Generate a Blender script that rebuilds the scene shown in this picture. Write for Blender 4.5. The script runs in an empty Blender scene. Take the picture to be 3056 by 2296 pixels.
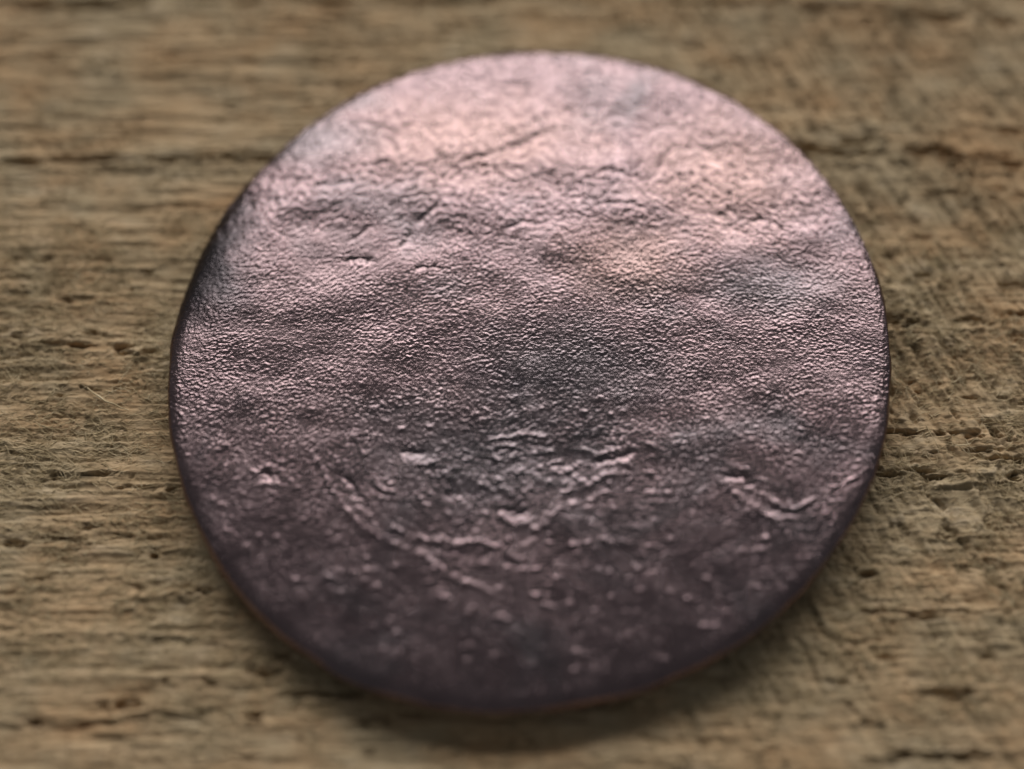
# Worn copper coin lying on a weathered, rough-sawn board, lit by a window behind it.
# Lengths are written in millimetres and multiplied by MM.
import bpy, math
import numpy as np
from mathutils import Vector

MM = 0.001
S = bpy.context.scene

# ------------------------------------------------------------------ camera
TOP = 1.8                                   # height of the coin's upper face
ELEV, DIST = math.radians(64.0), 64.22
TARGET = Vector((-0.741, -1.713, TOP))
cam_d = bpy.data.cameras.new("camera")
cam = bpy.data.objects.new("camera", cam_d)
S.collection.objects.link(cam)
S.camera = cam
cam_pos = TARGET + DIST * Vector((0, -math.cos(ELEV), math.sin(ELEV)))
cam.location = cam_pos * MM
cam.rotation_euler = (math.pi / 2 - ELEV, 0, 0)
cam_d.sensor_fit = 'HORIZONTAL'
cam_d.sensor_width = 36.0
cam_d.angle = math.radians(36.0)
cam_d.clip_start, cam_d.clip_end = 0.002, 50.0
cam_d.dof.use_dof = True
cam_d.dof.focus_distance = (DIST + 0.9) * MM
cam_d.dof.aperture_fstop = 12.0

# ------------------------------------------------------------------ light
W = bpy.data.worlds.new("World")
S.world = W
W.use_nodes = True
bg = W.node_tree.nodes["Background"]
bg.inputs[0].default_value = (0.92, 0.96, 1.0, 1)
bg.inputs[1].default_value = 0.115

def area(name, az, el, dist, sx, sy, power, col):
    l = bpy.data.lights.new(name, 'AREA')
    l.shape = 'RECTANGLE'
    l.size, l.size_y = sx, sy
    l.energy = power
    l.color = col
    o = bpy.data.objects.new(name, l)
    S.collection.objects.link(o)
    v = Vector((math.sin(az) * math.cos(el), math.cos(az) * math.cos(el), math.sin(el)))
    o.location = v * dist
    o.rotation_euler = v.to_track_quat('Z', 'Y').to_euler()
    return o

area("window_light", math.radians(0), math.radians(35.5), 1.4, 1.7, 0.56, 24.5, (1.0, 0.965, 0.94))

S.render.engine = 'CYCLES'
S.cycles.max_bounces = 6
S.cycles.use_denoising = True
S.view_settings.view_transform = 'Standard'
S.view_settings.look = 'None'
S.view_settings.gamma = 1.0
S.view_settings.exposure = -0.1

# ------------------------------------------------------------------ number helpers
def field(size, step, gain, seed):
    """Periodic random field of unit spread; gain(fx, fy) shapes its spectrum (cycles per mm)."""
    n = int(round(size / step))
    g = np.random.default_rng(seed).standard_normal((n, n))
    f = np.fft.fftfreq(n, step)
    F = np.fft.fft2(g) * gain(f[None, :], f[:, None])
    a = np.real(np.fft.ifft2(F))
    a -= a.mean()
    return (a / a.std()).astype(np.float32)

def band(l0, l1, ax=1.0, ay=1.0, rot=0.0):
    """Band of wavelengths l0..l1 mm, stretched ax times along x and ay along y, turned by rot degrees."""
    c, s = math.cos(math.radians(rot)), math.sin(math.radians(rot))
    def g(fx, fy):
        u, v = (c * fx + s * fy) * ax, (-s * fx + c * fy) * ay
        f = np.sqrt(u * u + v * v)
        return np.exp(-(f * l0) ** 2 * 0.7) * (1 - np.exp(-(f * l1) ** 2)) / (f + 0.5 / l1)
    return g

def sample(a, size, x, y):
    n = a.shape[0]
    u = (np.asarray(x) / size % 1.0) * n
    v = (np.asarray(y) / size % 1.0) * n
    i0, j0 = np.floor(u).astype(np.int32), np.floor(v).astype(np.int32)
    fu, fv = (u - i0).astype(np.float32), (v - j0).astype(np.float32)
    i0 %= n; j0 %= n
    i1, j1 = (i0 + 1) % n, (j0 + 1) % n
    return (a[j0, i0] * (1 - fu) + a[j0, i1] * fu) * (1 - fv) + (a[j1, i0] * (1 - fu) + a[j1, i1] * fu) * fv

def smooth(e0, e1, x):
    t = np.clip((x - e0) / (e1 - e0), 0, 1)
    return t * t * (3 - 2 * t)

def poly_dist(x, y, pts):
    """Distance to a polyline, signed side and position along it (0..1)."""
    best = np.full(x.shape, 1e9); along = np.zeros(x.shape); side = np.zeros(x.shape)
    P = np.array(pts, float)
    L = np.r_[0, np.cumsum(np.hypot(*(P[1:] - P[:-1]).T))]
    for k in range(len(P) - 1):
        a, b = P[k], P[k + 1]
        d = b - a
        t = np.clip(((x - a[0]) * d[0] + (y - a[1]) * d[1]) / (d @ d + 1e-9), 0, 1)
        px, py = x - a[0] - t * d[0], y - a[1] - t * d[1]
        r = np.hypot(px, py)
        m = r < best
        best = np.where(m, r, best)
        along = np.where(m, (L[k] + t * (L[k + 1] - L[k])) / L[-1], along)
        side = np.where(m, np.sign(d[0] * py - d[1] * px), side)
    return best, side, along

def mesh_obj(name, V, F, mat, parent=None, shade=True):
    me = bpy.data.meshes.new(name)
    V = np.asarray(V, np.float32); F = np.asarray(F, np.int32)
    k = F.shape[1]
    me.vertices.add(len(V)); me.vertices.foreach_set("co", (V * MM).ravel())
    me.loops.add(F.size); me.loops.foreach_set("vertex_index", F.ravel())
    me.polygons.add(len(F)); me.polygons.foreach_set("loop_start", np.arange(0, F.size, k, dtype=np.int32))
    me.update(calc_edges=True)
    if shade:
        me.polygons.foreach_set("use_smooth", np.ones(len(F), bool))
    me.validate()
    me.materials.append(mat)
    o = bpy.data.objects.new(name, me)
    S.collection.objects.link(o)
    o.parent = parent
    return o

# ------------------------------------------------------------------ materials
class Nodes:
    def __init__(self, name):
        self.m = bpy.data.materials.new(name); self.m.use_nodes = True
        self.t = self.m.node_tree; self.b = self.t.nodes["Principled BSDF"]
        tc = self.t.nodes.new("ShaderNodeTexCoord")
        mp = self.t.nodes.new("ShaderNodeMapping"); mp.inputs["Scale"].default_value = (1 / MM,) * 3
        self.link(tc.outputs["Object"], mp.inputs[0]); self.co = mp.outputs[0]
    def link(self, a, b): self.t.links.new(a, b)
    def stretch(self, sx, sy, sz, rot=0):
        mp = self.t.nodes.new("ShaderNodeMapping"); mp.inputs["Scale"].default_value = (sx, sy, sz)
        mp.inputs["Rotation"].default_value = (0, 0, math.radians(rot))
        self.link(self.co, mp.inputs[0]); return mp.outputs[0]
    def noise(self, scale, detail=4, rough=0.55, co=None, dist=0):
        n = self.t.nodes.new("ShaderNodeTexNoise")
        n.inputs["Scale"].default_value = scale; n.inputs["Detail"].default_value = detail
        n.inputs["Roughness"].default_value = rough; n.inputs["Distortion"].default_value = dist
        self.link(co or self.co, n.inputs["Vector"]); return n.outputs["Fac"]
    def ramp(self, fac, stops):
        r = self.t.nodes.new("ShaderNodeValToRGB"); e = r.color_ramp.elements
        while len(e) < len(stops): e.new(0.5)
        for el, (p, c) in zip(e, stops):
            el.position = p; el.color = (c, c, c, 1) if isinstance(c, (int, float)) else (*c, 1)
        self.link(fac, r.inputs[0]); return r.outputs[0]
    def mix(self, fac, a, b, mode='MIX'):
        n = self.t.nodes.new("ShaderNodeMix"); n.data_type = 'RGBA'; n.blend_type = mode
        for v, s in ((fac, n.inputs[0]), (a, n.inputs[6]), (b, n.inputs[7])):
            if isinstance(v, (int, float)): s.default_value = v
            elif isinstance(v, tuple): s.default_value = (*v, 1)
            else: self.link(v, s)
        return n.outputs[2]
    def bump(self, h, dist, strength=1.0, normal=None):
        n = self.t.nodes.new("ShaderNodeBump")
        n.inputs["Distance"].default_value = dist * MM; n.inputs["Strength"].default_value = strength
        self.link(h, n.inputs["Height"])
        if normal: self.link(normal, n.inputs["Normal"])
        return n.outputs[0]

def wood_material():
    k = Nodes("weathered_wood"); b = k.b
    streak = k.noise(0.9, 5, 0.62, k.stretch(0.11, 1.0, 1.0, 1))
    patch = k.noise(0.20, 4, 0.6, k.stretch(0.8, 1.2, 1.0, 20), 0.4)
    fine = k.noise(4.0, 4, 0.65, k.stretch(0.09, 1.6, 1.0))
    tuft = k.noise(1.3, 4, 0.6, k.stretch(0.4, 1.2, 1.0, 15))
    warm = k.ramp(streak, [(0.28, (0.321, 0.178, 0.084)), (0.44, (0.474, 0.298, 0.155)), (0.56, (0.559, 0.373, 0.208)), (0.74, (0.631, 0.443, 0.261))])
    grey = k.ramp(tuft, [(0.32, (0.304, 0.236, 0.145)), (0.52, (0.443, 0.351, 0.220)), (0.68, (0.534, 0.434, 0.295))])
    col = k.mix(k.ramp(patch, [(0.36, 0.15), (0.60, 0.92)]), warm, grey)
    col = k.mix(k.ramp(fine, [(0.26, 0.50), (0.44, 0.0)]), col, (0.170, 0.108, 0.053))
    col = k.mix(k.ramp(fine, [(0.54, 0.0), (0.74, 0.50)]), col, (0.681, 0.498, 0.300))
    at = k.t.nodes.new("ShaderNodeAttribute"); at.attribute_name = "saw_dark"     # darker where the cross-grain saw marks dip
    mu = k.t.nodes.new("ShaderNodeMath"); mu.operation = 'MULTIPLY'; mu.inputs[1].default_value = 0.62
    k.link(at.outputs["Fac"], mu.inputs[0])
    col = k.mix(mu.outputs[0], col, (0.154, 0.118, 0.068))
    k.link(col, b.inputs["Base Color"])
    b.inputs["Roughness"].default_value = 0.85
    b.inputs["Specular IOR Level"].default_value = 0.12
    n = k.bump(k.noise(9.0, 5, 0.7, k.stretch(0.10, 1.0, 1.0)), 0.08)
    k.link(k.bump(k.noise(14.0, 3, 0.7, k.stretch(0.5, 1.0, 1.0)), 0.025, 1.0, n), b.inputs["Normal"])
    return k.m

def fibre_material():
    k = Nodes("wood_fibre"); b = k.b
    k.link(k.ramp(k.noise(1.2, 3), [(0.32, (0.339, 0.253, 0.138)), (0.50, (0.542, 0.429, 0.254)), (0.70, (0.701, 0.583, 0.382))]), b.inputs["Base Color"])
    b.inputs["Roughness"].default_value = 0.7
    b.inputs["Specular IOR Level"].default_value = 0.25
    return k.m

def copper_material():
    k = Nodes("worn_copper"); b = k.b
    blotch = k.noise(0.17, 4, 0.6, k.stretch(1, 1.3, 1, 30), 0.6)
    small = k.noise(1.1, 4, 0.6)
    copper = k.mix(k.ramp(small, [(0.35, 0.0), (0.65, 1.0)]), (0.180, 0.129, 0.134), (0.228, 0.165, 0.170))
    tarn = (0.125, 0.117, 0.124)
    col = k.mix(k.ramp(blotch, [(0.54, 0.0), (0.72, 0.6)]), copper, tarn)
    # ragged-edged patches: dark grey tarnish mid-face, warm copper, near-black upper-left rim
    for (cx, cy, rx, ry, amt, tint) in TINT_PATCHES:
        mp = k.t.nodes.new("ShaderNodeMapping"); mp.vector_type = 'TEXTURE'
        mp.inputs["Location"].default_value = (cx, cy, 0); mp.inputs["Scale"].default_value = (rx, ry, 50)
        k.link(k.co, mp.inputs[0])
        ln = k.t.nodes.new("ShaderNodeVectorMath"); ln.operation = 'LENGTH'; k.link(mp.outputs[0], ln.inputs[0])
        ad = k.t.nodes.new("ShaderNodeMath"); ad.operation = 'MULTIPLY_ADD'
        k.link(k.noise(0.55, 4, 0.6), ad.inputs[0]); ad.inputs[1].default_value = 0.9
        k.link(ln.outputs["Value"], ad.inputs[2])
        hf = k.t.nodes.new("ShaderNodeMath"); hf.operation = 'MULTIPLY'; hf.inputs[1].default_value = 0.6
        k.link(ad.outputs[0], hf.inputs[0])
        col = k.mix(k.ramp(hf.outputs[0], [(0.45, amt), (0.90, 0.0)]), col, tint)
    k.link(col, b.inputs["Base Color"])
    b.inputs["Metallic"].default_value = 1.0
    k.link(k.ramp(k.noise(0.8, 4), [(0.3, 0.22), (0.7, 0.30)]), b.inputs["Roughness"])
    n = k.bump(k.noise(8.0, 2, 0.6, k.stretch(0.7, 1.0, 1.0)), 0.018)
    k.link(k.bump(k.noise(16.0, 2, 0.6, k.stretch(0.8, 1.0, 1.0)), 0.010, 1.0, n), b.inputs["Normal"])
    return k.m

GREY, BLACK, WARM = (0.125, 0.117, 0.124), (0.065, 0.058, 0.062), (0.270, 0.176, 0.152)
TINT_PATCHES = [(4.3, 4.2, 3.8, 2.6, 0.5, WARM), (-2.5, 10.5, 7.0, 3.4, 0.45, WARM), (8.5, 8.5, 4.6, 4.2, 0.5, WARM),
           (1.6, -1.2, 5.4, 3.0, 0.62, GREY), (-1.6, -5.0, 7.0, 3.4, 0.6, GREY), (10.2, 2.9, 3.6, 1.8, 0.6, GREY),
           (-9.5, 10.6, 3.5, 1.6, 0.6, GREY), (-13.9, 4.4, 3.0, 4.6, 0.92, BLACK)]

RIDGES = [[[[-6.24,-5.69],[-6.08,-6.02],[-5.79,-6.32],[-5.19,-6.53]],0.12,0.07],
 [[[-8.74,-4.72],[-8.23,-5.59],[-7.72,-6.45],[-7.19,-7.23],[-6.52,-7.91],[-5.65,-8.44],[-5.15,-8.66],[-4.22,-8.99]],0.16,0.08],
 [[[-4.22,-8.99],[-3.72,-9.4],[-3.3,-9.77],[-1.96,-10.36],[-1.13,-10.87]],0.17,0.08],
 [[[-4.38,-8.29],[-4.03,-8.4],[-3.24,-8.51],[-3.12,-8.59]],0.15,0.1],
 [[[-2.89,-8.62],[-2.47,-8.47],[-1.98,-8.51],[-1.2,-8.73],[-0.49,-9.25]],0.15,0.09],
 [[[-5.39,-7.87],[-4.96,-8.09]],0.12,0.08],
 [[[-2.92,-6.69],[-2.64,-6.92]],0.11,0.08],
 [[[1.11,-6.6],[1.76,-6.29],[2.33,-6.21],[2.71,-5.82],[3.14,-5.7],[3.35,-5.85]],0.15,0.09],
 [[[-1.11,-7.44],[-0.78,-7.74],[-0.45,-7.8],[-0.05,-7.72]],0.16,0.11],
 [[[-0.05,-8.11],[0.33,-7.93],[0.73,-7.51],[1.26,-6.99]],0.16,0.09],
 [[[2.44,-4.88],[3.16,-4.72],[3.98,-4.49]],0.13,0.09],
 [[[7.75,-5.59],[8.2,-5.43],[8.62,-5.63]],0.13,0.08],
 [[[7.52,-5.98],[7.85,-6.45],[8.2,-6.59],[8.67,-7.06],[9.15,-7.37],[9.91,-7.66]],0.17,0.09],
 [[[9.13,-6.59],[9.61,-6.9],[10.24,-7.17],[10.67,-7.06],[11.13,-6.75]],0.13,0.1],
 [[[-10.84,-5.66],[-10.73,-5.4],[-10.47,-5.29],[-10.2,-5.36],[-9.98,-5.55]],0.12,0.08],
 [[[-10.91,-6.16],[-10.52,-6.02],[-9.99,-6.11]],0.12,0.06],
 [[[-4.46,-5.3],[-4.11,-5.23],[-3.85,-5.13]],0.15,0.1],
 [[[-1.59,-4.21],[-1.12,-4.1],[-0.71,-4.06],[-0.31,-3.96],[0.23,-3.99],[0.76,-4.03]],0.14,0.08],
 [[[1.37,-8.69],[1.89,-8.58],[2.67,-8.44],[3.19,-8.58],[4.1,-8.63]],0.16,0.06],
 [[[7.91,-9.03],[8.51,-8.89],[9.16,-8.83]],0.16,0.06],
 [[[-1.9,-6.87],[-1.37,-6.87],[-0.71,-6.99]],0.14,0.06],
 [[[-0.72,-8.83],[-0.32,-8.66],[0.07,-8.58]],0.14,0.06],
 [[[-5.09,-14.18],[-2.33,-14.69],[0.78,-14.69],[2.65,-14.37]],0.18,0.03],
 [[[-5.85,9.37],[-4.24,9.63],[-1.89,9.51],[0.32,9.19],[2.95,8.84],[5.01,9.19],[6.08,10.07]],0.9,0.1],
 [[[-11.24,6.43],[-9.83,7.12],[-8.27,7.8],[-6.87,9.19],[-5.72,9.9]],1.0,0.1],
 [[[0.86,5.09],[2.46,6.43],[4.36,7.12],[6.64,6.43]],1.1,0.07],
 [[[-12.01,1.36],[-9.54,2.15],[-7.02,2.15],[-4.61,1.2]],1.2,0.06]]
GROOVES = [[[[-7.46,-5.67],[-7.04,-6.18],[-6.72,-6.73],[-6.41,-7.1]],0.12,0.1],
 [[[2.49,-5.2],[3.29,-5.01],[4.1,-4.79]],0.11,0.1],
 [[[7.65,-5.8],[8.44,-5.85],[8.84,-6.28]],0.13,0.1],
 [[[9.28,-7.08],[10.05,-7.44],[10.71,-7.3]],0.1,0.06],
 [[[-4.36,-8.66],[-3.44,-8.83],[-2.79,-8.96],[-1.36,-9.1],[-0.33,-9.65]],0.13,0.04],
 [[[-1.67,9.61],[-0.27,10.25],[0.47,10.64],[1.1,10.93]],0.18,0.13],
 [[[-2.91,9.19],[-1.67,9.61]],0.13,0.08],
 [[[3.01,8.53],[3.24,8.75],[3.82,8.7],[4.4,8.46],[4.83,8.35]],0.13,0.12],
 [[[2.99,6.91],[3.63,7.0],[4.35,7.01],[4.71,6.81],[5.14,6.74]],0.1,0.1],
 [[[-3.75,7.12],[-4.18,6.69],[-4.67,6.15],[-4.88,5.96]],0.15,0.1],
 [[[-5.09,5.59],[-5.22,5.14],[-5.56,4.68]],0.12,0.08],
 [[[-4.89,3.64],[-4.54,3.77],[-4.11,3.82],[-3.75,3.58]],0.09,0.11],
 [[[-7.71,5.09],[-7.23,5.43],[-6.75,5.96]],0.1,0.1],
 [[[-9.44,7.89],[-8.73,8.09],[-7.7,8.06]],0.13,0.08],
 [[[-7.41,11.6],[-6.65,10.97],[-6.51,11.24]],0.14,0.07],
 [[[-6.32,10.07],[-5.9,10.7],[-5.4,11.33]],0.16,0.07],
 [[[5.57,8.49],[5.97,9.37],[6.37,9.99]],0.14,0.1],
 [[[11.08,8.32],[11.22,7.87],[11.13,7.59]],0.1,0.12],
 [[[-1.14,5.59],[-0.28,6.01],[0.58,5.89]],0.1,0.07],
 [[[-7.81,4.1],[-7.25,4.26],[-6.67,4.02]],0.12,0.12],
 [[[-3.36,-6.45],[-2.83,-6.59],[-2.43,-6.45]],0.25,0.08],
 [[[-10.55,-5.66],[-10.21,-5.73]],0.18,0.1],
 [[[-5.13,-4.65],[-4.59,-4.75],[-4.19,-4.75]],0.14,0.1],
 [[[-0.91,-7.3],[-0.52,-7.37],[-0.19,-7.27]],0.14,0.12],
 [[[9.5,6.1],[10.23,6.18],[11.04,5.59]],0.1,0.07],
 [[[0.89,7.8],[1.75,7.29],[3.05,7.12]],0.12,0.05],
 [[[1.49,-8.83],[0.84,-9.37],[0.32,-9.85]],0.2,0.05],
 [[[5.87,-9.65],[8.03,-8.27]],0.3,0.04]]
DOTS = [[4.71,-13.14],[5.01,-13.17],[5.98,-10.82],[-5.1,-12.13],[-2.32,-12.65],[-4.39,-13.14],[-2.09,-12.16],[-7.34,-9.7],[-6.36,-9.66],[-6.41,-10.08],[-5.92,-10.3],[-5.24,-9.51],[-4.25,-8.98],[-7.29,-10.52],[1.57,-13.61],[1.67,-12.86],[6.73,-10.04],[6.53,-11.89],[9.06,-8.41],[-0.33,-9.65],[0.19,-9.67],[0.96,-9.98],[4.13,-9.65],[0.69,-11.13],[1.46,-10.99],[-3.34,-10.72],[-2.89,-8.62],[-1.72,-6.21],[-1.11,-6.23],[2.99,-6.45],[-2.37,-11.39],[-1.23,-11.52]]
CRACKS = [[[[-23.86,10.43],[-22.27,10.27],[-21.0,10.5],[-19.11,10.66],[-17.93,10.59],[-16.34,10.43],[-15.18,10.46],[-14.29,10.55],[-13.62,10.59],[-11.63,10.5],[-10.25,10.59]],0.16,0.5],
 [[[-22.48,10.28],[-22.03,10.28]],0.22,0.5],
 [[[-16.6,10.43],[-16.07,10.41]],0.22,0.6],
 [[[-14.34,10.55],[-13.43,10.59]],0.25,0.6],
 [[[12.23,11.17],[12.79,11.01],[13.55,10.86],[14.55,10.72],[15.86,11.01],[17.12,10.86],[17.77,10.86],[18.74,11.01],[19.38,10.48],[20.41,10.55],[21.2,10.3],[22.32,10.03]],0.22,0.7],
 [[[12.23,11.17],[12.8,10.99]],0.3,0.9],
 [[[17.34,10.86],[18.8,10.99]],0.25,0.7],
 [[[19.06,10.59],[19.53,10.41]],0.25,0.8],
 [[[20.96,12.26],[21.75,12.02],[22.6,11.98]],0.18,0.6],
 [[[14.37,11.47],[15.59,11.5]],0.15,0.4],
 [[[16.48,19.0],[17.32,18.82],[18.66,18.7],[19.63,18.4],[20.92,18.56]],0.22,0.6],
 [[[21.39,19.16],[21.92,19.08]],0.22,0.7],
 [[[21.59,18.58],[22.48,18.24],[23.48,18.14]],0.2,0.6],
 [[[10.86,19.24],[12.41,19.32],[14.43,19.08],[16.34,18.98]],0.2,0.5],
 [[[6.8,19.48],[10.86,19.34]],0.2,0.3],
 [[[-25.1,19.08],[-23.2,19.22],[-20.34,19.34],[-17.94,19.3]],0.3,0.5],
 [[[-16.2,19.42],[-9.18,19.48],[-1.19,19.58]],0.25,0.3],
 [[[-16.83,4.62],[-16.4,4.62]],0.2,0.7],
 [[[-18.79,1.65],[-18.05,1.52],[-17.42,1.41]],0.12,0.5],
 [[[-20.59,1.18],[-19.85,1.05]],0.16,0.6],
 [[[-19.48,1.0],[-18.49,0.94]],0.15,0.6],
 [[[-17.61,0.83],[-16.84,0.76]],0.14,0.6],
 [[[-16.36,0.72],[-15.78,0.62]],0.12,0.6],
 [[[-19.72,-1.16],[-19.37,-1.16]],0.1,0.4],
 [[[-18.99,-0.99],[-18.35,-1.23]],0.1,0.4],
 [[[-21.96,1.41],[-21.59,1.41]],0.14,0.5],
 [[[-19.93,-3.41],[-18.78,-3.47]],0.1,0.4],
 [[[-19.44,-4.94],[-18.94,-4.96]],0.1,0.4],
 [[[-18.23,-4.88],[-16.99,-4.94],[-16.18,-5.05]],0.08,0.4],
 [[[-16.92,-5.53],[-16.04,-5.47],[-15.32,-5.44]],0.09,0.5],
 [[[-14.7,-5.57],[-14.42,-5.58]],0.14,0.8],
 [[[-21.25,-7.94],[-20.7,-7.91],[-20.21,-8.0]],0.1,0.5],
 [[[-19.37,-7.71],[-18.83,-7.66],[-17.79,-7.69]],0.09,0.4],
 [[[-18.29,-8.0],[-17.76,-7.91],[-17.41,-8.03]],0.1,0.4],
 [[[-17.01,-7.74],[-16.02,-7.71]],0.09,0.4],
 [[[-15.1,-8.38],[-14.76,-8.4]],0.12,0.6],
 [[[-14.15,-9.95],[-13.88,-9.96]],0.14,0.8],
 [[[-13.72,-9.81],[-13.56,-9.88]],0.14,0.8],
 [[[-13.41,-10.03],[-13.15,-10.03]],0.12,0.7],
 [[[-13.01,-10.06],[-12.59,-9.99]],0.14,0.8],
 [[[-15.68,-9.84],[-15.35,-9.81]],0.12,0.6],
 [[[-19.28,-9.27],[-18.56,-9.35]],0.12,0.4],
 [[[-15.76,-10.33],[-15.36,-10.33]],0.12,0.5],
 [[[-20.75,-11.41],[-20.16,-11.41]],0.13,0.6],
 [[[-19.26,-15.06],[-18.14,-15.2],[-16.76,-15.2],[-15.72,-15.16]],0.13,0.5],
 [[[-16.77,-15.22],[-15.75,-15.18]],0.14,0.6],
 [[[-15.8,-14.4],[-14.76,-14.42]],0.14,0.6],
 [[[-16.65,-14.25],[-16.16,-14.32]],0.12,0.5],
 [[[-13.58,-14.4],[-12.96,-14.4]],0.1,0.5],
 [[[-15.0,-13.47],[-13.87,-13.51]],0.1,0.5],
 [[[-12.61,-13.47],[-12.06,-13.55],[-11.55,-13.57],[-10.99,-13.65]],0.13,0.6],
 [[[-10.96,-13.15],[-9.55,-13.3]],0.12,0.6],
 [[[-10.8,-12.54],[-8.96,-12.61]],0.1,0.5],
 [[[-11.32,-14.07],[-9.92,-14.01],[-8.53,-14.07],[-6.78,-14.07],[-5.73,-14.29]],0.1,0.6],
 [[[-10.76,-14.99],[-10.2,-15.03]],0.14,0.6],
 [[[-7.08,-15.06],[-5.34,-15.09]],0.12,0.6],
 [[[-15.12,-15.03],[-14.3,-14.85],[-12.23,-14.85]],0.1,0.4],
 [[[-14.66,-11.93],[-13.33,-11.85]],0.1,0.4],
 [[[-12.67,-12.06],[-11.87,-12.21]],0.12,0.5],
 [[[15.26,2.2],[15.94,2.2]],0.18,0.9],
 [[[16.35,2.17],[16.77,2.2]],0.16,0.8],
 [[[17.13,2.23],[17.64,2.17]],0.14,0.6],
 [[[18.25,2.12],[19.05,2.28],[19.57,2.2]],0.15,0.7],
 [[[16.73,4.27],[17.63,4.23]],0.16,0.5],
 [[[18.09,-1.33],[18.85,-1.43]],0.12,0.5],
 [[[19.6,-1.41],[19.89,-1.41]],0.15,0.7],
 [[[16.16,-1.33],[16.51,-1.33]],0.13,0.6],
 [[[14.93,-1.95],[15.34,-2.45]],0.09,0.5],
 [[[20.88,2.53],[21.26,2.53]],0.18,0.8],
 [[[14.62,-3.0],[15.67,-2.97],[16.33,-3.04]],0.1,0.5],
 [[[16.78,-3.0],[17.32,-3.1]],0.1,0.5],
 [[[17.54,-3.19],[18.72,-3.23]],0.12,0.6],
 [[[18.98,-3.01],[19.74,-3.04],[20.13,-3.36]],0.12,0.6],
 [[[18.36,-4.21],[19.31,-4.15],[20.22,-4.32]],0.16,0.9],
 [[[16.07,-4.89],[16.22,-5.2]],0.2,1.0],
 [[[16.24,-4.99],[17.79,-4.94],[18.5,-4.89]],0.13,0.7],
 [[[19.46,-5.1],[20.2,-4.89]],0.15,0.6],
 [[[14.28,-4.99],[15.21,-5.04],[15.87,-5.04]],0.14,0.7],
 [[[16.31,-7.67],[16.9,-7.63]],0.12,0.6],
 [[[13.17,-9.13],[13.67,-9.13]],0.12,0.6],
 [[[14.71,-8.79],[15.24,-8.89]],0.1,0.5],
 [[[16.25,-3.97],[17.28,-3.98]],0.08,0.4],
 [[[12.69,-10.73],[14.26,-10.73],[15.51,-10.83],[16.52,-10.76],[18.36,-10.71]],0.11,0.5],
 [[[12.26,-12.06],[12.95,-12.06]],0.12,0.6],
 [[[14.53,-13.99],[16.37,-13.95],[18.2,-14.05]],0.13,0.5],
 [[[12.58,-15.2],[13.48,-15.25]],0.16,0.6],
 [[[12.74,-16.62],[14.26,-16.43],[16.05,-16.56],[17.28,-16.43]],0.15,0.5],
 [[[11.31,-13.48],[11.61,-13.48]],0.15,0.7],
 [[[11.97,-14.42],[12.37,-14.8]],0.15,0.5],
 [[[13.15,-12.54],[15.92,-12.57]],0.12,0.35],
 [[[16.92,-12.61],[18.28,-12.61]],0.12,0.35]]
STEPS = [[[[16.24,-5.45],[17.04,-7.33],[17.97,-8.93]],0.12,0.16],
 [[[14.96,-6.95],[15.29,-7.6]],0.12,0.12],
 [[[15.74,5.67],[16.43,0.08]],0.12,0.08],
 [[[14.21,16.61],[15.14,13.17],[15.89,11.5]],0.14,0.1],
 [[[11.81,16.02],[12.68,13.17]],0.14,0.1],
 [[[16.14,17.0],[18.03,11.5]],0.14,0.08],
 [[[18.17,1.52],[19.74,-1.65]],0.12,0.1],
 [[[12.64,-12.84],[13.25,-14.41]],0.15,0.12],
 [[[10.41,-11.49],[11.24,-14.02]],0.15,0.12],
 [[[16.99,10.41],[20.27,5.5],[21.21,3.82]],0.14,0.1],
 [[[16.31,1.52],[17.17,-0.87],[18.26,-3.33]],0.12,0.08]]
SPLINTERS = [[[-18.55,-1.04],[-16.71,-2.05]],[[-16.46,-4.13],[-16.3,-4.4]],[[16.44,-9.05],[16.66,-8.91]],[[13.06,-8.21],[13.46,-8.91]],[[15.55,5.44],[16.26,3.93]],[[-17.45,-8.06],[-17.43,-7.81]],[[-16.62,-7.06],[-16.36,-6.78]],[[-15.5,-7.78],[-15.3,-7.49]],[[17.2,1.99],[17.5,2.12]],[[16.78,0.82],[17.02,1.06]],[[-15.96,-3.0],[-15.66,-3.22]],[[-13.25,-7.06],[-12.74,-6.7]],[[-20.66,-5.17],[-20.33,-5.35]],[[-16.15,-5.76],[-16.08,-5.54]],[[-15.83,-5.64],[-15.74,-5.43]],[[14.54,-1.62],[14.98,-1.38]],[[17.5,-3.68],[18.21,-3.53]]]

M_WOOD, M_FIBRE, M_COIN = wood_material(), fibre_material(), copper_material()

# ------------------------------------------------------------------ the board
T = 72.0                                     # period of the wood fields
WF = dict(
    grain=field(T, 0.06, band(0.30, 2.2, 10.0, 1.0), 1),
    fibre=field(T, 0.06, band(0.09, 0.35, 18.0, 1.0, 1.0), 2),
    fuzz=field(T, 0.06, band(0.10, 0.4, 3.0, 1.0), 3),
    broad=field(T, 0.12, band(4.0, 20.0, 2.0, 1.0), 4),
    patch=field(T, 0.12, band(1.5, 9.0, 1.3, 1.0), 5),
    pit=field(T, 0.06, band(0.10, 0.6, 8.0, 1.0), 6),
    warp=field(T, 0.12, band(1.0, 6.0), 7),
    diag=field(T, 0.06, band(0.20, 1.7, 7.0, 1.0, 114), 11),
    cross=field(T, 0.06, band(0.16, 1.2, 8.0, 1.0, 94), 12),
)

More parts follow.
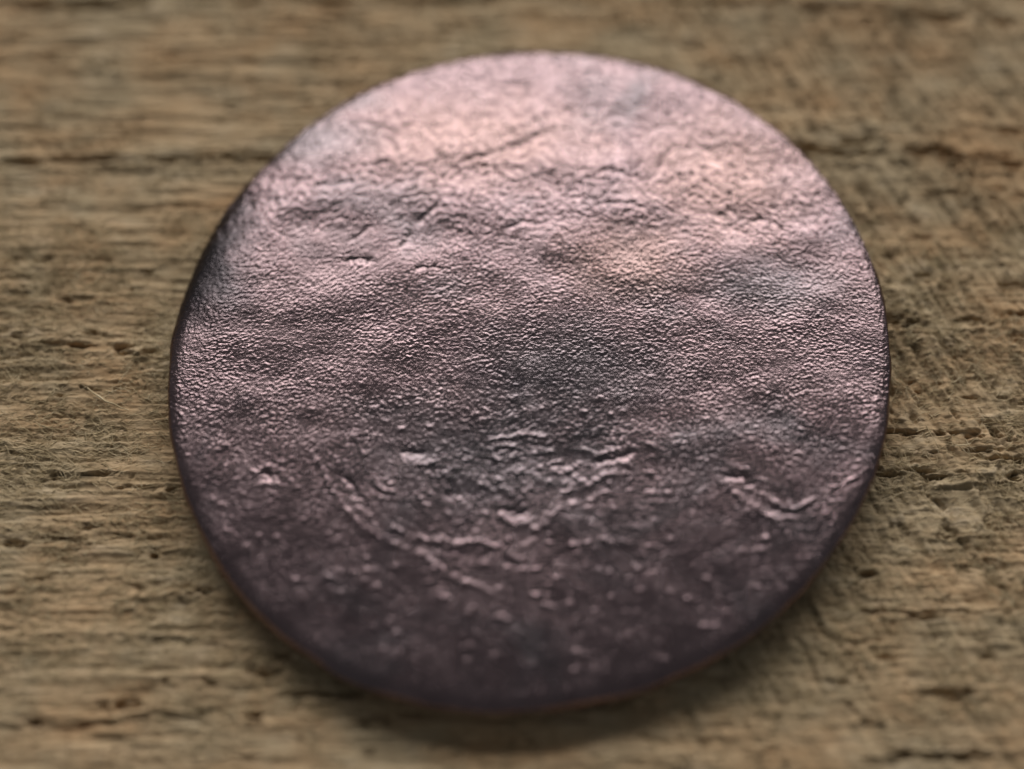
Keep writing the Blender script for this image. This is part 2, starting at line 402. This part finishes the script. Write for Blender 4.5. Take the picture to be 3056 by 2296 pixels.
def wood_height(x, y):
    w = lambda n: sample(WF[n], T, x, y)
    rough = smooth(-0.8, 1.0, w('patch'))
    right = smooth(-1, 11, x)
    z = (0.038 - 0.016 * right) * w('grain') + 0.05 * w('broad')
    z += 0.050 * right * (1 - 0.45 * smooth(-4, -10, y)) * w('diag') + 0.010 * (1 - right) * w('cross')
    z += 0.020 * w('fibre') + (0.009 + 0.022 * rough) * w('fuzz')
    z -= 0.06 * smooth(1.9, 3.2, w('pit')) * (0.5 + rough)          # torn slots between the fibres
    # teeth marks of the saw across the grain, more slanted towards the right
    ph = (x + 0.42 * y * smooth(-16, 10, x) + 0.35 * w('warp')) / 1.75
    fr = ph - np.floor(ph)
    k = np.floor(ph)
    amp = 0.5 + 0.5 * np.sin(k * 12.9898 + 4.1)
    z += (0.02 + 0.15 * amp * smooth(-4, 9, x)) * (smooth(0.0, 0.8, fr) - smooth(0.86, 1.0, fr) - 0.5)
    ph2 = (x + 0.42 * y * smooth(-16, 10, x) + 0.25 * w('warp')) / 0.78
    fr = ph2 - np.floor(ph2); k = np.floor(ph2)
    amp = np.clip(0.5 + 0.8 * np.sin(k * 78.233 + 1.7), 0.1, 1.2) * smooth(-1.2, 0.8, w('patch') + 0.5)
    z += (0.016 + 0.075 * smooth(-2, 9, x)) * amp * (smooth(0.0, 0.7, fr) - smooth(0.74, 1.0, fr) - 0.5)
    return z

def saw_dark(x, y):
    w = lambda n: sample(WF[n], T, x, y)
    right = smooth(-1, 11, x)
    a = right * smooth(0.3, 1.7, -w('diag')) + 0.45 * (1 - right) * smooth(0.6, 2.0, -w('cross'))
    return np.clip(a * smooth(-1.8, 0.8, w('fuzz') * 0.6 + w('patch')), 0, 1)

def axis(a, b, step, far, grow=1.22):
    inner = np.arange(a, b + step / 2, step)
    out, s = [], step
    v = 0.0
    while v < far:
        s *= grow; v += s; out.append(v)
    out = np.array(out)
    return np.r_[(a - out)[::-1], inner, b + out]

gx = axis(-27.5, 26.5, 0.064, 50.0)
gy = axis(-19.5, 22.5, 0.054, 40.0)
X, Y = np.meshgrid(gx, gy)
Z = wood_height(X, Y)
def window(pts, pad):
    P = np.array(pts)
    i0, i1 = np.searchsorted(gx, [P[:, 0].min() - pad, P[:, 0].max() + pad])
    j0, j1 = np.searchsorted(gy, [P[:, 1].min() - pad, P[:, 1].max() + pad])
    return slice(j0, j1), slice(i0, i1)
rag = sample(field(T, 0.06, band(0.15, 1.2, 7.0, 1.0), 8), T, X, Y)
rag2 = sample(field(T, 0.06, band(0.4, 2.5, 2.5, 1.0), 9), T, X, Y)
rc = np.random.default_rng(31)
slots = []
for _ in range(150):                           # short checks opened along the grain
    cx, cy = rc.uniform(-27, 26), rc.uniform(-19, 22)
    if math.hypot(cx, cy) < 14: continue
    ln, a = rc.uniform(0.5, 2.6), rc.normal(0, 0.07)
    slots.append(([(cx - ln / 2 * math.cos(a), cy - ln / 2 * math.sin(a)), (cx, cy + rc.normal(0, 0.04)), (cx + ln / 2 * math.cos(a), cy + ln / 2 * math.sin(a))], rc.uniform(0.05, 0.11), rc.uniform(0.10, 0.32)))
for pts, wd, dp in [(p, 0.9 * w_, 1.1 * d_) for p, w_, d_ in CRACKS] + slots:
    w = window(pts, 1.6)
    d, side, al = poly_dist(X[w] + 0.10 * rag2[w], Y[w] + 0.10 * rag[w], pts)
    ends = smooth(0, 0.12, al) * smooth(0, 0.12, 1 - al) * 0.7 + 0.3
    g = np.exp(-(d / (wd * 0.75 * (0.7 + 0.4 * np.clip(rag2[w] + 0.5, -0.8, 1.5)))) ** 2)
    Z[w] -= dp * 0.85 * ends * g * np.clip(0.75 + 0.35 * rag2[w], 0.15, 1.3)
    Z[w] += 0.10 * dp * np.exp(-((d - wd * 1.5) / (wd * 1.5)) ** 2) * (0.5 + 0.5 * rag[w])
for pts, wd, hh in STEPS:                      # deeper saw kerf edges: high on the left, dropping on the right
    w = window(pts, 2.2)
    d, side, al = poly_dist(X[w] + 0.12 * rag2[w], Y[w], pts)
    ends = smooth(0, 0.15, al) * smooth(0, 0.15, 1 - al)
    sd = np.where(side > 0, -d, d)
    up = np.exp(-(np.clip(-sd, 0, None) / 0.8) ** 2) * (sd < 0)
    dn = np.exp(-(np.clip(sd, 0, None) / 0.45) ** 2) * (sd >= 0)
    Z[w] += ends * hh * (0.35 * up - 0.65 * dn)
# the coin's weight has settled on the high spots: nothing under it may poke through
rr = np.hypot(X, Y)
Z = np.where(rr < 15.6, np.minimum(Z, 0.09 + 0.5 * smooth(14.6, 15.6, rr)), Z)

ny, nx = X.shape
idx = np.arange(nx * ny).reshape(ny, nx)
F = np.stack([idx[:-1, :-1], idx[:-1, 1:], idx[1:, 1:], idx[1:, :-1]], -1).reshape(-1, 4)
V = np.stack([X, Y, Z], -1).reshape(-1, 3)
ring = np.r_[idx[0, :], idx[1:, -1], idx[-1, -2::-1], idx[-2:0:-1, 0]]
nb = len(V)
low = V[ring].copy(); low[:, 2] = -18.0
V = np.r_[V, low]
k = np.arange(len(ring)); k1 = (k + 1) % len(ring)
F = np.r_[F, np.stack([ring[k], nb + k, nb + k1, ring[k1]], -1)]
c = [nb + 0, nb + nx - 1, nb + nx + ny - 2, nb + 2 * nx + ny - 3]
F = np.r_[F, np.array([[c[0], c[3], c[2], c[1]]])]
board = mesh_obj("wooden_board", V, F, M_WOOD)
saw_attr = board.data.attributes.new("saw_dark", 'FLOAT', 'POINT')
saw_attr.data.foreach_set("value", saw_dark(V[:, 0], V[:, 1]).astype(np.float32))
board["kind"] = "structure"
board["label"] = "weathered grey-brown rough-sawn wooden board with fibrous cracks under the coin"

def ground_z(x, y):
    i = np.clip(np.searchsorted(gx, x), 0, nx - 1); j = np.clip(np.searchsorted(gy, y), 0, ny - 1)
    return Z[j, i]

# ---- splinters: slivers of wood standing off the board
def sliver(p0, p1, w, lift, bend, seed):
    r = np.random.default_rng(seed)
    p0, p1 = np.array(p0), np.array(p1)
    n = 7
    t = np.linspace(0, 1, n)
    d = p1 - p0; nrm = np.array([-d[1], d[0]]) / (np.hypot(*d) + 1e-9)
    cx = p0[None] + t[:, None] * d[None] + (bend * np.sin(np.pi * t) + 0.02 * r.standard_normal(n))[:, None] * nrm
    cz = ground_z(cx[:, 0], cx[:, 1]).min() * 0 + np.interp(t, [0, 1], ground_z(cx[[0, -1], 0], cx[[0, -1], 1])) + lift * np.sin(np.pi * np.clip(t * 0.75 + 0.12, 0, 1)) + 0.02
    wd = w * (0.35 + 0.65 * np.sin(np.pi * np.clip(0.15 + 0.8 * t, 0, 1)))
    V = []
    for a in range(5):
        an = a / 5 * 2 * np.pi
        V.append(np.c_[cx + (wd * np.cos(an))[:, None] * nrm, cz + wd * 0.6 * np.sin(an)])
    V = np.stack(V, 1).reshape(-1, 3)
    F = [[i * 5 + a, i * 5 + (a + 1) % 5, (i + 1) * 5 + (a + 1) % 5, (i + 1) * 5 + a] for i in range(n - 1) for a in range(5)]
    return V, F
for q, (p0, p1) in enumerate(SPLINTERS):
    long = math.dist(p0, p1)
    Vs, Fs = sliver(p0, p1, 0.045 if long > 1 else 0.024, 0.12, 0.06 * long * (1 if q % 2 else -1), 50 + q)
    mesh_obj("splinter", Vs, Fs, M_FIBRE, board)

# ---- fuzz: thousands of hair-fine fibres raised from the weathered surface
rg = np.random.default_rng(77)
N = 22000
fx = rg.uniform(-26, 25, N * 3); fy = np.where(rg.uniform(0, 1, N * 3) < 0.75, rg.uniform(-15, 7, N * 3), rg.uniform(-18.5, 21, N * 3))
keep = np.hypot(fx, fy) > 14.9
dens = smooth(-1.2, 1.2, sample(WF['patch'], T, fx, fy))
keep &= rg.uniform(0, 1, N * 3) < 0.25 + 0.75 * dens
fx, fy = fx[keep][:N], fy[keep][:N]
N = len(fx)
ang = rg.normal(0.0, 0.45, N) + np.where(rg.uniform(0, 1, N) < 0.2, rg.uniform(-1.5, 1.5, N), 0)
ln = rg.lognormal(-0.75, 0.5, N).clip(0.15, 1.6)
swept = (fx > 8) & (rg.uniform(0, 1, N) < 0.22)
ang = np.where(swept, math.radians(-64) + rg.normal(0, 0.25, N), ang)      # some follow the saw marks on the right
curl = rg.normal(0, 0.9, N)
lift = np.abs(rg.normal(0.02, 0.05, N)) * ln ** 0.5 + 0.012
th = rg.uniform(0.009, 0.021, N)
ns = 4
Vs = np.zeros((N, ns, 3, 3), np.float32)
px, py, a = fx.copy(), fy.copy(), ang.copy()
for s_ in range(ns):
    t = s_ / (ns - 1)
    z = ground_z(px, py) * 0.5 + ground_z(fx, fy) * 0.5 + lift * math.sin(math.pi * (0.08 + 0.8 * t))
    rad = th * (1 - 0.6 * t)
    for e in range(3):
        an = e * 2 * math.pi / 3
        Vs[:, s_, e, 0] = px - np.sin(a) * rad * math.cos(an)
        Vs[:, s_, e, 1] = py + np.cos(a) * rad * math.cos(an)
        Vs[:, s_, e, 2] = z + rad * math.sin(an)
    px = px + np.cos(a) * ln / (ns - 1); py = py + np.sin(a) * ln / (ns - 1); a = a + curl / (ns - 1)
base = np.arange(N)[:, None] * (ns * 3)
Fq = []
for s_ in range(ns - 1):
    for e in range(3):
        e1 = (e + 1) % 3
        Fq.append(np.concatenate([base + s_ * 3 + e, base + s_ * 3 + e1, base + s_ * 3 + 3 + e1, base + s_ * 3 + 3 + e], 1))
fuzz = mesh_obj("fibre_fuzz", Vs.reshape(-1, 3), np.concatenate(Fq, 0), M_FIBRE, board)
fuzz["kind"] = "stuff"

# ------------------------------------------------------------------ the coin
FOUR = [15.25, -0.026, 0.3181, -0.21, 0.3044, 0.0188, -0.0069, -0.0579, -0.057, -0.0198, 0.0267]
def outline(th):
    r = np.full(np.shape(th), FOUR[0])
    for k in range(1, 6):
        r = r + FOUR[2 * k - 1] * np.cos(k * th) + FOUR[2 * k] * np.sin(k * th)
    return r

TC = 36.0
CF = dict(
    l=field(TC, 0.03, band(0.07, 0.26, 1.35, 1.0, 20), 21),
    m=field(TC, 0.03, band(0.07, 0.26, 1.35, 1.0, 0), 22),
    r=field(TC, 0.03, band(0.07, 0.26, 1.35, 1.0, -20), 23),
    peb=field(TC, 0.03, band(0.08, 0.5), 24),
    mid=field(TC, 0.03, band(0.7, 3.0, 1.4, 1.0), 25),
    low=field(TC, 0.06, band(2.5, 9.0, 1.3, 1.0), 26),
    mod=field(TC, 0.06, band(1.2, 6.0), 27),
    along=field(TC, 0.03, band(0.25, 0.9), 28),
)

def coin_height(x, y):
    """Relief of the worn face above its mean plane, mm."""
    f = lambda n: sample(CF[n], TC, x, y)
    th = np.arctan2(y, x); rr = np.hypot(x, y); q = rr / outline(th)
    wl, wr = smooth(0, 9, -x), smooth(0, 9, x)
    wm = 1 - wl - wr
    skin = (wl * f('l') + wm * f('m') + wr * f('r')) / np.sqrt(wl ** 2 + wm ** 2 + wr ** 2)
    peb = f('peb')
    peb = np.maximum(peb, -0.7) + 0.35 * np.abs(peb)
    mod = 0.85 + 0.25 * np.clip(f('mod'), -1.2, 1.3)
    calm = 1 - 0.15 * smooth(-3.0, -10.5, y) - 0.15 * smooth(8, 12, y)
    z = (0.0046 * skin + 0.0056 * peb) * mod * calm + 0.010 * f('along') * smooth(3, 9, y)
    z += 0.003 * f('mid') * (1 - 0.6 * smooth(-2, -9, y)) + 0.016 * f('low') * (1 - 0.5 * smooth(-4, -10, y) + 0.5 * smooth(1, 8, y))
    for pts, wd, hh in RIDGES:
        P = np.array(pts); pad = 3.2 * wd + 0.4
        m = (x > P[:, 0].min() - pad) & (x < P[:, 0].max() + pad) & (y > P[:, 1].min() - pad) & (y < P[:, 1].max() + pad)
        xs, ys = x[m], y[m]
        jt = sample(CF['along'], TC, xs, ys)
        d, side, al = poly_dist(xs + 0.05 * jt, ys, pts)
        bead = np.clip(0.9 + 0.35 * jt, 0.3, 1.6) * 0.31 if wd < 0.4 else 0.55
        z[m] += hh * bead * np.exp(-(d / (wd * 0.85)) ** 2) * (smooth(0, 0.1, al) * smooth(0, 0.1, 1 - al) * 0.5 + 0.5)
    for pts, wd, hh in GROOVES:
        P = np.array(pts); pad = 3.2 * wd + 0.4
        m = (x > P[:, 0].min() - pad) & (x < P[:, 0].max() + pad) & (y > P[:, 1].min() - pad) & (y < P[:, 1].max() + pad)
        xs, ys = x[m], y[m]
        jt = sample(CF['along'], TC, xs, ys)
        d, side, al = poly_dist(xs + 0.05 * jt, ys + 0.04 * jt, pts)
        z[m] -= hh * 0.4 * np.exp(-(d / wd) ** 2) * (smooth(0, 0.15, al) * smooth(0, 0.15, 1 - al) * 0.6 + 0.4)
    order = np.argsort(y); ysort = y[order]
    def near(dx, dy):
        c = order[np.searchsorted(ysort, dy - 0.4):np.searchsorted(ysort, dy + 0.4)]
        return c[np.abs(x[c] - dx) < 0.5]
    rd = np.random.default_rng(404)
    spots = [(dx, dy, 0.12, 0.030) for dx, dy in DOTS]
    while len(spots) < 620:
        a_, r_ = rd.uniform(0, 2 * math.pi), 14.6 * math.sqrt(rd.uniform(0, 1))
        dx, dy = r_ * math.cos(a_), r_ * math.sin(a_)
        if dy < -1.5 and rd.uniform() < 0.35 + 0.65 * smooth(-3, -8, dy):
            spots.append((dx, dy, rd.uniform(0.07, 0.14), rd.uniform(-0.006, 0.026)))
    for _ in range(190):                      # the crowded worn detail in the middle of the lower half
        spots.append((rd.normal(0.3, 2.9), rd.normal(-5.0, 1.35), rd.uniform(0.07, 0.15), rd.uniform(0.005, 0.030)))
    for dx, dy, w_, h_ in spots:
        m = near(dx, dy)
        z[m] += h_ * np.exp(-(((x[m] - dx) / (1.2 * w_)) ** 2 + ((y[m] - dy) / w_) ** 2))
    # sunken field round the worn bust in the lower half, and the roll-off towards the rim
    z -= 0.64 * (y / 15) ** 2 + 0.12 * (x / 15) ** 2          # the disc is bowed over a line from left to right
    z -= 0.10 * np.exp(-(((x + 0.5) / 5.5) ** 2 + ((y + 4.5) / 3.6) ** 2))
    z += 0.10 * np.exp(-(((x - 0.5) / 7.5) ** 2 + ((y - 5.5) / 5.0) ** 2))
    left = np.exp(-((np.angle(np.exp(1j * (th - 2.78)))) / 0.48) ** 2)
    z -= 0.16 * np.clip((q - 0.955) / 0.045, 0, 1.2) ** 2.2 + 0.78 * left * np.clip((q - 0.82) / 0.18, 0, 1.2) ** 1.8
    return z

def bend(x, y):          # the coin is slightly bowed: its lower right side stands off the wood
    return 0.10 + 0.24 * smooth(-4, 15, 0.45 * x - 0.9 * y) ** 1.5

n = 760
g = np.linspace(-1, 1, n)
A, B = np.meshgrid(g, g)
U = A * np.sqrt(1 - B * B / 2); Vv = B * np.sqrt(1 - A * A / 2)
rho = np.hypot(U, Vv); the = np.arctan2(Vv, U)
RIM = 0.992
R0 = outline(the)
x = rho * R0 * RIM * np.cos(the); y = rho * R0 * RIM * np.sin(the)
hz = coin_height(x.ravel(), y.ravel()).reshape(x.shape)
zz = TOP + 0.05 + hz + bend(x, y) - 0.10
face = np.stack([x, y, zz], -1).reshape(-1, 3)
idx = np.arange(n * n).reshape(n, n)
Ff = np.stack([idx[:-1, :-1], idx[:-1, 1:], idx[1:, 1:], idx[1:, :-1]], -1).reshape(-1, 4)
rim = np.r_[idx[0, :-1], idx[:-1, -1], idx[-1, :0:-1], idx[:0:-1, 0]]
nr = len(rim)
tr = the.ravel()[rim]; Rr = outline(tr)
ztop = face[rim, 2]
zbot = bend(Rr * np.cos(tr), Rr * np.sin(tr)) - 0.0
prof = [(0.9970, 0.06), (0.9998, 0.16), (1.000, 0.28), (0.996, 0.50), (0.989, 0.72), (0.980, 0.90), (0.965, 1.0)]
rows = [face[rim]]
for q, t in prof:
    wob = 1 + 0.0022 * sample(CF['mid'], TC, tr * 6, t * 2.0)
    rows.append(np.c_[Rr * q * wob * np.cos(tr), Rr * q * wob * np.sin(tr), ztop * (1 - t) + zbot * t + 0.012 * sample(CF['along'], TC, tr * 15, 9 + t * 2.0)])
nrow = len(rows)
edge = np.concatenate(rows, 0)
k = np.arange(nr); k1 = (k + 1) % nr
Fe = np.concatenate([np.stack([r * nr + k, (r + 1) * nr + k, (r + 1) * nr + k1, r * nr + k1], -1) for r in range(nrow - 1)], 0)

# underside: a coarser disc
under_r = [1.0, 0.8, 0.5, 0.2, 0.02]
last = rows[-1]
Vu = np.concatenate([np.c_[last[:, :2] * s, bend(last[:, 0] * s, last[:, 1] * s)] for s in under_r], 0)
Vu[:nr, 2] = last[:, 2]
Fu = np.concatenate([np.stack([r * nr + k, (r + 1) * nr + k, (r + 1) * nr + k1, r * nr + k1], -1) for r in range(len(under_r) - 1)], 0)[:, :]

def vnormals(V, F):
    d1, d2 = V[F[:, 2]] - V[F[:, 0]], V[F[:, 3]] - V[F[:, 1]]
    fn = np.cross(d1, d2)
    N = np.zeros_like(V)
    for c in range(4):
        for ax in range(3):
            N[:, ax] += np.bincount(F[:, c], fn[:, ax], len(V))
    return N
Nf, Ne, Nu = vnormals(face, Ff), vnormals(edge, Fe), vnormals(Vu, Fu)
j = Nf[rim] + Ne[:nr]; Nf[rim] = j; Ne[:nr] = j              # one continuous surface across the seams
j = Ne[-nr:] + Nu[:nr]; Ne[-nr:] = j; Nu[:nr] = j
coin = bpy.data.objects.new("coin", None)
coin.empty_display_size = 0.005
S.collection.objects.link(coin)
coin["label"] = "worn round copper coin with rubbed-down relief lying on weathered wood"
coin["category"] = "coin"
def norm(N): return (N / np.maximum(np.linalg.norm(N, axis=1, keepdims=True), 1e-12)).astype(np.float32)
of = mesh_obj("face", face, Ff, M_COIN, coin)
oe = mesh_obj("edge", edge, Fe, M_COIN, coin)
ou = mesh_obj("underside", Vu, Fu, M_COIN, coin)
for o, N in ((of, Nf), (oe, Ne), (ou, Nu)):
    o.data.normals_split_custom_set_from_vertices(norm(N).tolist())
